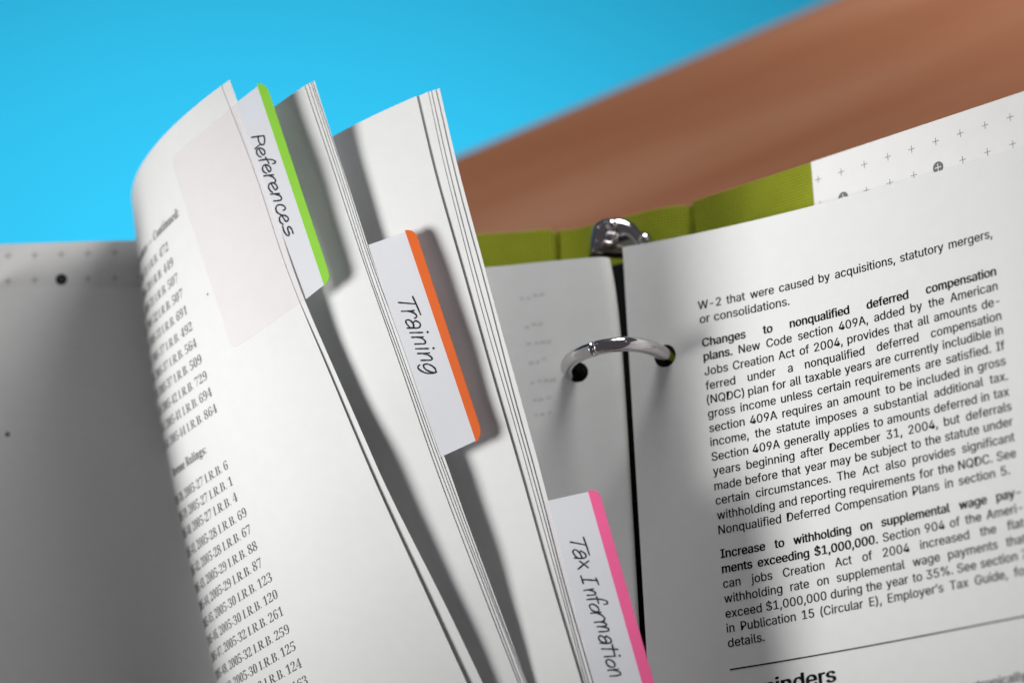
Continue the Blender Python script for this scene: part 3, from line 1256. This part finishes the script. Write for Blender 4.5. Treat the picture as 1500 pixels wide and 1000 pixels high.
def index_tab(leaf, label, film, lab, strip, strip_mat, strokes, origin, sc, strip_r):
    o = thing('index_tab', label, 'index tab', leaf.f(0, np.mean([p[1] for p in lab])), 'index tabs on the sheets')
    patch('film', leaf, subdivide(film), .11, .06, FILM, o, .25)
    lab = [lab[0], np.array(lab[1]) * .55 + np.array(strip[1]) * .45 + np.array([-1.0, 1.5]),
           np.array(lab[2]) * .55 + np.array(strip[2]) * .45 + np.array([-1.5, -4.0]), lab[2], lab[3]]
    patch('label', leaf, subdivide(lab), .10, .12, LABEL, o, -.08)
    patch('colour_strip', leaf, subdivide(round_poly(strip, strip_r)), .10, .19, strip_mat, o, -.12)
    handwriting(leaf, strokes, origin, sc, o, .232)
    return o


film1 = round_poly([(250, 232), (344, 153), (449, 438), (341, 513)], [14, 0, 0, 14])
index_tab(L1a, 'green-edged index tab handwritten References on the curled front sheet',
          film1, [(344, 153), (376.5, 122.8), (475.5, 417), (449, 438)],
          [(376.5, 122.8), (390, 122), (485, 408), (475.5, 419)], GREEN, W_REF, (360, 180), 80 / 444., [0, 13, 11, 0])
film2 = [(516, 372), (540, 359), (642, 671), (622, 682)]
index_tab(L2[4], 'orange-edged index tab handwritten Training on the middle bundle',
          film2, [(540, 359), (593.4, 337.4), (698, 645), (642, 671)],
          [(593.4, 337.4), (608, 336), (706.5, 634), (698, 648)], ORANGE, W_TRA, (570, 425), 90 / 667., [0, 13, 11, 0])
film3 = [(786, 742), (802.5, 733), (890, 1078), (876, 1086)]
index_tab(L3[4], 'pink-edged index tab handwritten Tax Information at the lower edge',
          film3, [(802.5, 733), (861.4, 718.3), (958, 1056), (890, 1078)],
          [(861.4, 718.3), (877, 716), (972, 1046), (958, 1060)], PINK, W_TAX, (820, 770), 100 / 435., [0, 13, 11, 0])

# ================================================================== RING MECHANISM
hr = SP.f(hole_r[0], hole_r[1])
hl = SLP.f(hole_l[0], hole_l[1])


def buvw(p):
    q_ = p - O_
    return np.array([q_ @ R_, q_ @ A_, q_ @ N_])


XR = (hr - hl) / np.linalg.norm(hr - hl)
AR = np.cross(N_, XR)
AR /= np.linalg.norm(AR)
NR = np.cross(XR, AR)
_d = ray(908, 503)
_t = (hr - CAM) @ AR / (_d @ AR)
pk = CAM + _t * _d - hr


def circ(a, b, c):
    ax, ay, bx, by, cx, cy = a[0], a[1], b[0], b[1], c[0], c[1]
    d = 2 * (ax * (by - cy) + bx * (cy - ay) + cx * (ay - by))
    x = ((ax * ax + ay * ay) * (by - cy) + (bx * bx + by * by) * (cy - ay) + (cx * cx + cy * cy) * (ay - by)) / d
    y = ((ax * ax + ay * ay) * (cx - bx) + (bx * bx + by * by) * (ax - cx) + (cx * cx + cy * cy) * (bx - ax)) / d
    return x, y, math.hypot(ax - x, ay - y)


cx, cy, cr_ = circ((.9, 0), ((hl - hr) @ XR - .9, (hl - hr) @ NR), (pk @ XR, pk @ NR))
print('ring circle', cx, cy, cr_)


def tube(name, pts, rad, material, parent, n=14):
    pts = [np.asarray(p) for p in pts]
    v, f = [], []
    m = len(pts)
    prev = None
    for i, p in enumerate(pts):
        d = pts[min(m - 1, i + 1)] - pts[max(0, i - 1)]
        d = d / np.linalg.norm(d)
        x = A_ if prev is None else prev
        x = x - d * (x @ d)
        x /= np.linalg.norm(x)
        prev = x
        y = np.cross(d, x)
        for k in range(n):
            a = 2 * math.pi * k / n
            v.append(p + rad * (math.cos(a) * x + math.sin(a) * y))
    for i in range(m - 1):
        for k in range(n):
            f.append((i * n + k, i * n + (k + 1) % n, (i + 1) * n + (k + 1) % n, (i + 1) * n + k))
    f.append(tuple(range(n - 1, -1, -1)))
    f.append(tuple(range((m - 1) * n, m * n)))
    return link_mesh(name, v, f, material, parent, True)


# arched metal plate on the spine
wsp = pL[3][2]
def wS(u):
    return float(np.interp(u, prS.c[:, 0], prS.c[:, 1]))


pm = [(-17, wS(-17) + 3.2), (-14.5, wS(-14.5) + 6.5), (-7, wS(-7) + 10), (0, wS(0) + 11), (7, wS(7) + 10), (14.5, wS(14.5) + 6.5), (20.6, wS(20.6) + 4.2)]
prM = Profile(pm, 6)
SM = prof_surf(prM, V_COVER)
mech = sheet('ring_mechanism', SM, np.linspace(0, prM.L, 24), np.linspace(.6 - V_COVER, -285, 30), .9, STEEL, binder)
Lx, hp = (hl - hr) @ XR, pk @ NR
path = [(Lx + 1.5, -13), (Lx - .9, -6), (Lx - 2.0, 0), (Lx - 1.0, .42 * hp), (Lx + 3.0, .78 * hp), (Lx + 9.0, .97 * hp), (Lx * .5, 1.0 * hp),
        (-8.0, .93 * hp), (-3.4, .66 * hp), (-.6, .26 * hp), (.5, -3), (-.2, -8), (-2, -13)]
path = catmull([np.array(q_) for q_ in path], 8)
cut = len(path) // 2 - 6
for k in range(3):
    for seg in (path[:cut], path[cut:]):
        pts_ = [hr + XR * q_[0] + NR * q_[1] - A_ * 108 * k for q_ in seg]
        if seg[0] is path[cut]:
            pts_[0] = pts_[0] + (pts_[1] - pts_[0]) * .35
        tube('ring', pts_, 2.15, CHROME, mech)

# lever at the head of the mechanism: rounded chrome tongue with curled lip and a rivet
LV = [(861, 376), (864, 352), (868, 331), (884, 322), (912, 321), (930, 330), (941, 345), (956, 353), (953, 366), (930, 380)]
bm = bmesh.new()
out_ = round_poly(LV, [3, 3, 8, 8, 9, 8, 7, 6, 4, 3], 4)
ref_ = P(905, 350, -53)
ring0 = []
for x, y in out_:
    d = ray(x, y)
    t = (ref_ - CAM) @ N_ / (d @ N_)
    ring0.append(CAM + t * d)
vb = [bm.verts.new(q_) for q_ in ring0]
fb = bm.faces.new(vb)
ex = bmesh.ops.extrude_face_region(bm, geom=[fb])
tops = [g for g in ex['geom'] if isinstance(g, bmesh.types.BMVert)]
cen = np.mean([np.array(v_.co) for v_ in tops], axis=0)
for v_ in tops:
    c_ = np.array(v_.co)
    v_.co = Vector(cen + (c_ - cen) * .93 + N_ * 4.6 - A_ * .4)
bmesh.ops.recalc_face_normals(bm, faces=bm.faces)
tp = [e for e in bm.edges if all(v_ in tops for v_ in e.verts)]
bmesh.ops.bevel(bm, geom=tp, offset=2.2, segments=6, affect='EDGES', profile=.5)
bmesh.ops.triangulate(bm, faces=[f_ for f_ in bm.faces if len(f_.verts) > 6])
vv = [np.array(v_.co) for v_ in bm.verts]
fcs = [tuple(q_.index for q_ in f_.verts) for f_ in bm.faces]
bm.free()
lever = link_mesh('lever', vv, fcs, CHROME, mech)


def dome(name, c, r, flat, material, parent):
    v, f = [], []
    n, m = 18, 7
    for j in range(m + 1):
        b_ = j / m * math.pi / 2
        for k in range(n):
            a = 2 * math.pi * k / n
            v.append(c + r * math.cos(b_) * (math.cos(a) * R_ + math.sin(a) * A_) + N_ * flat * math.sin(b_))
    for j in range(m):
        for k in range(n):
            f.append((j * n + k, j * n + (k + 1) % n, (j + 1) * n + (k + 1) % n, (j + 1) * n + k))
    return link_mesh(name, v, f, material, parent)


dome('rivet', P(944, 352, -49.5), 2.4, 2.2, CHROME, lever)
dome('rivet', P(896, 330, -48.5), 1.9, 1.6, CHROME, lever)
pts_ = []
for a in np.linspace(math.radians(-150), math.radians(120), 26):
    pts_.append(P(893, 350, -47.6) + 2.0 * math.cos(a) * R_ + 1.5 * math.sin(a) * A_)
tube('lever_curl', pts_, .7, CHROME, lever, 10)
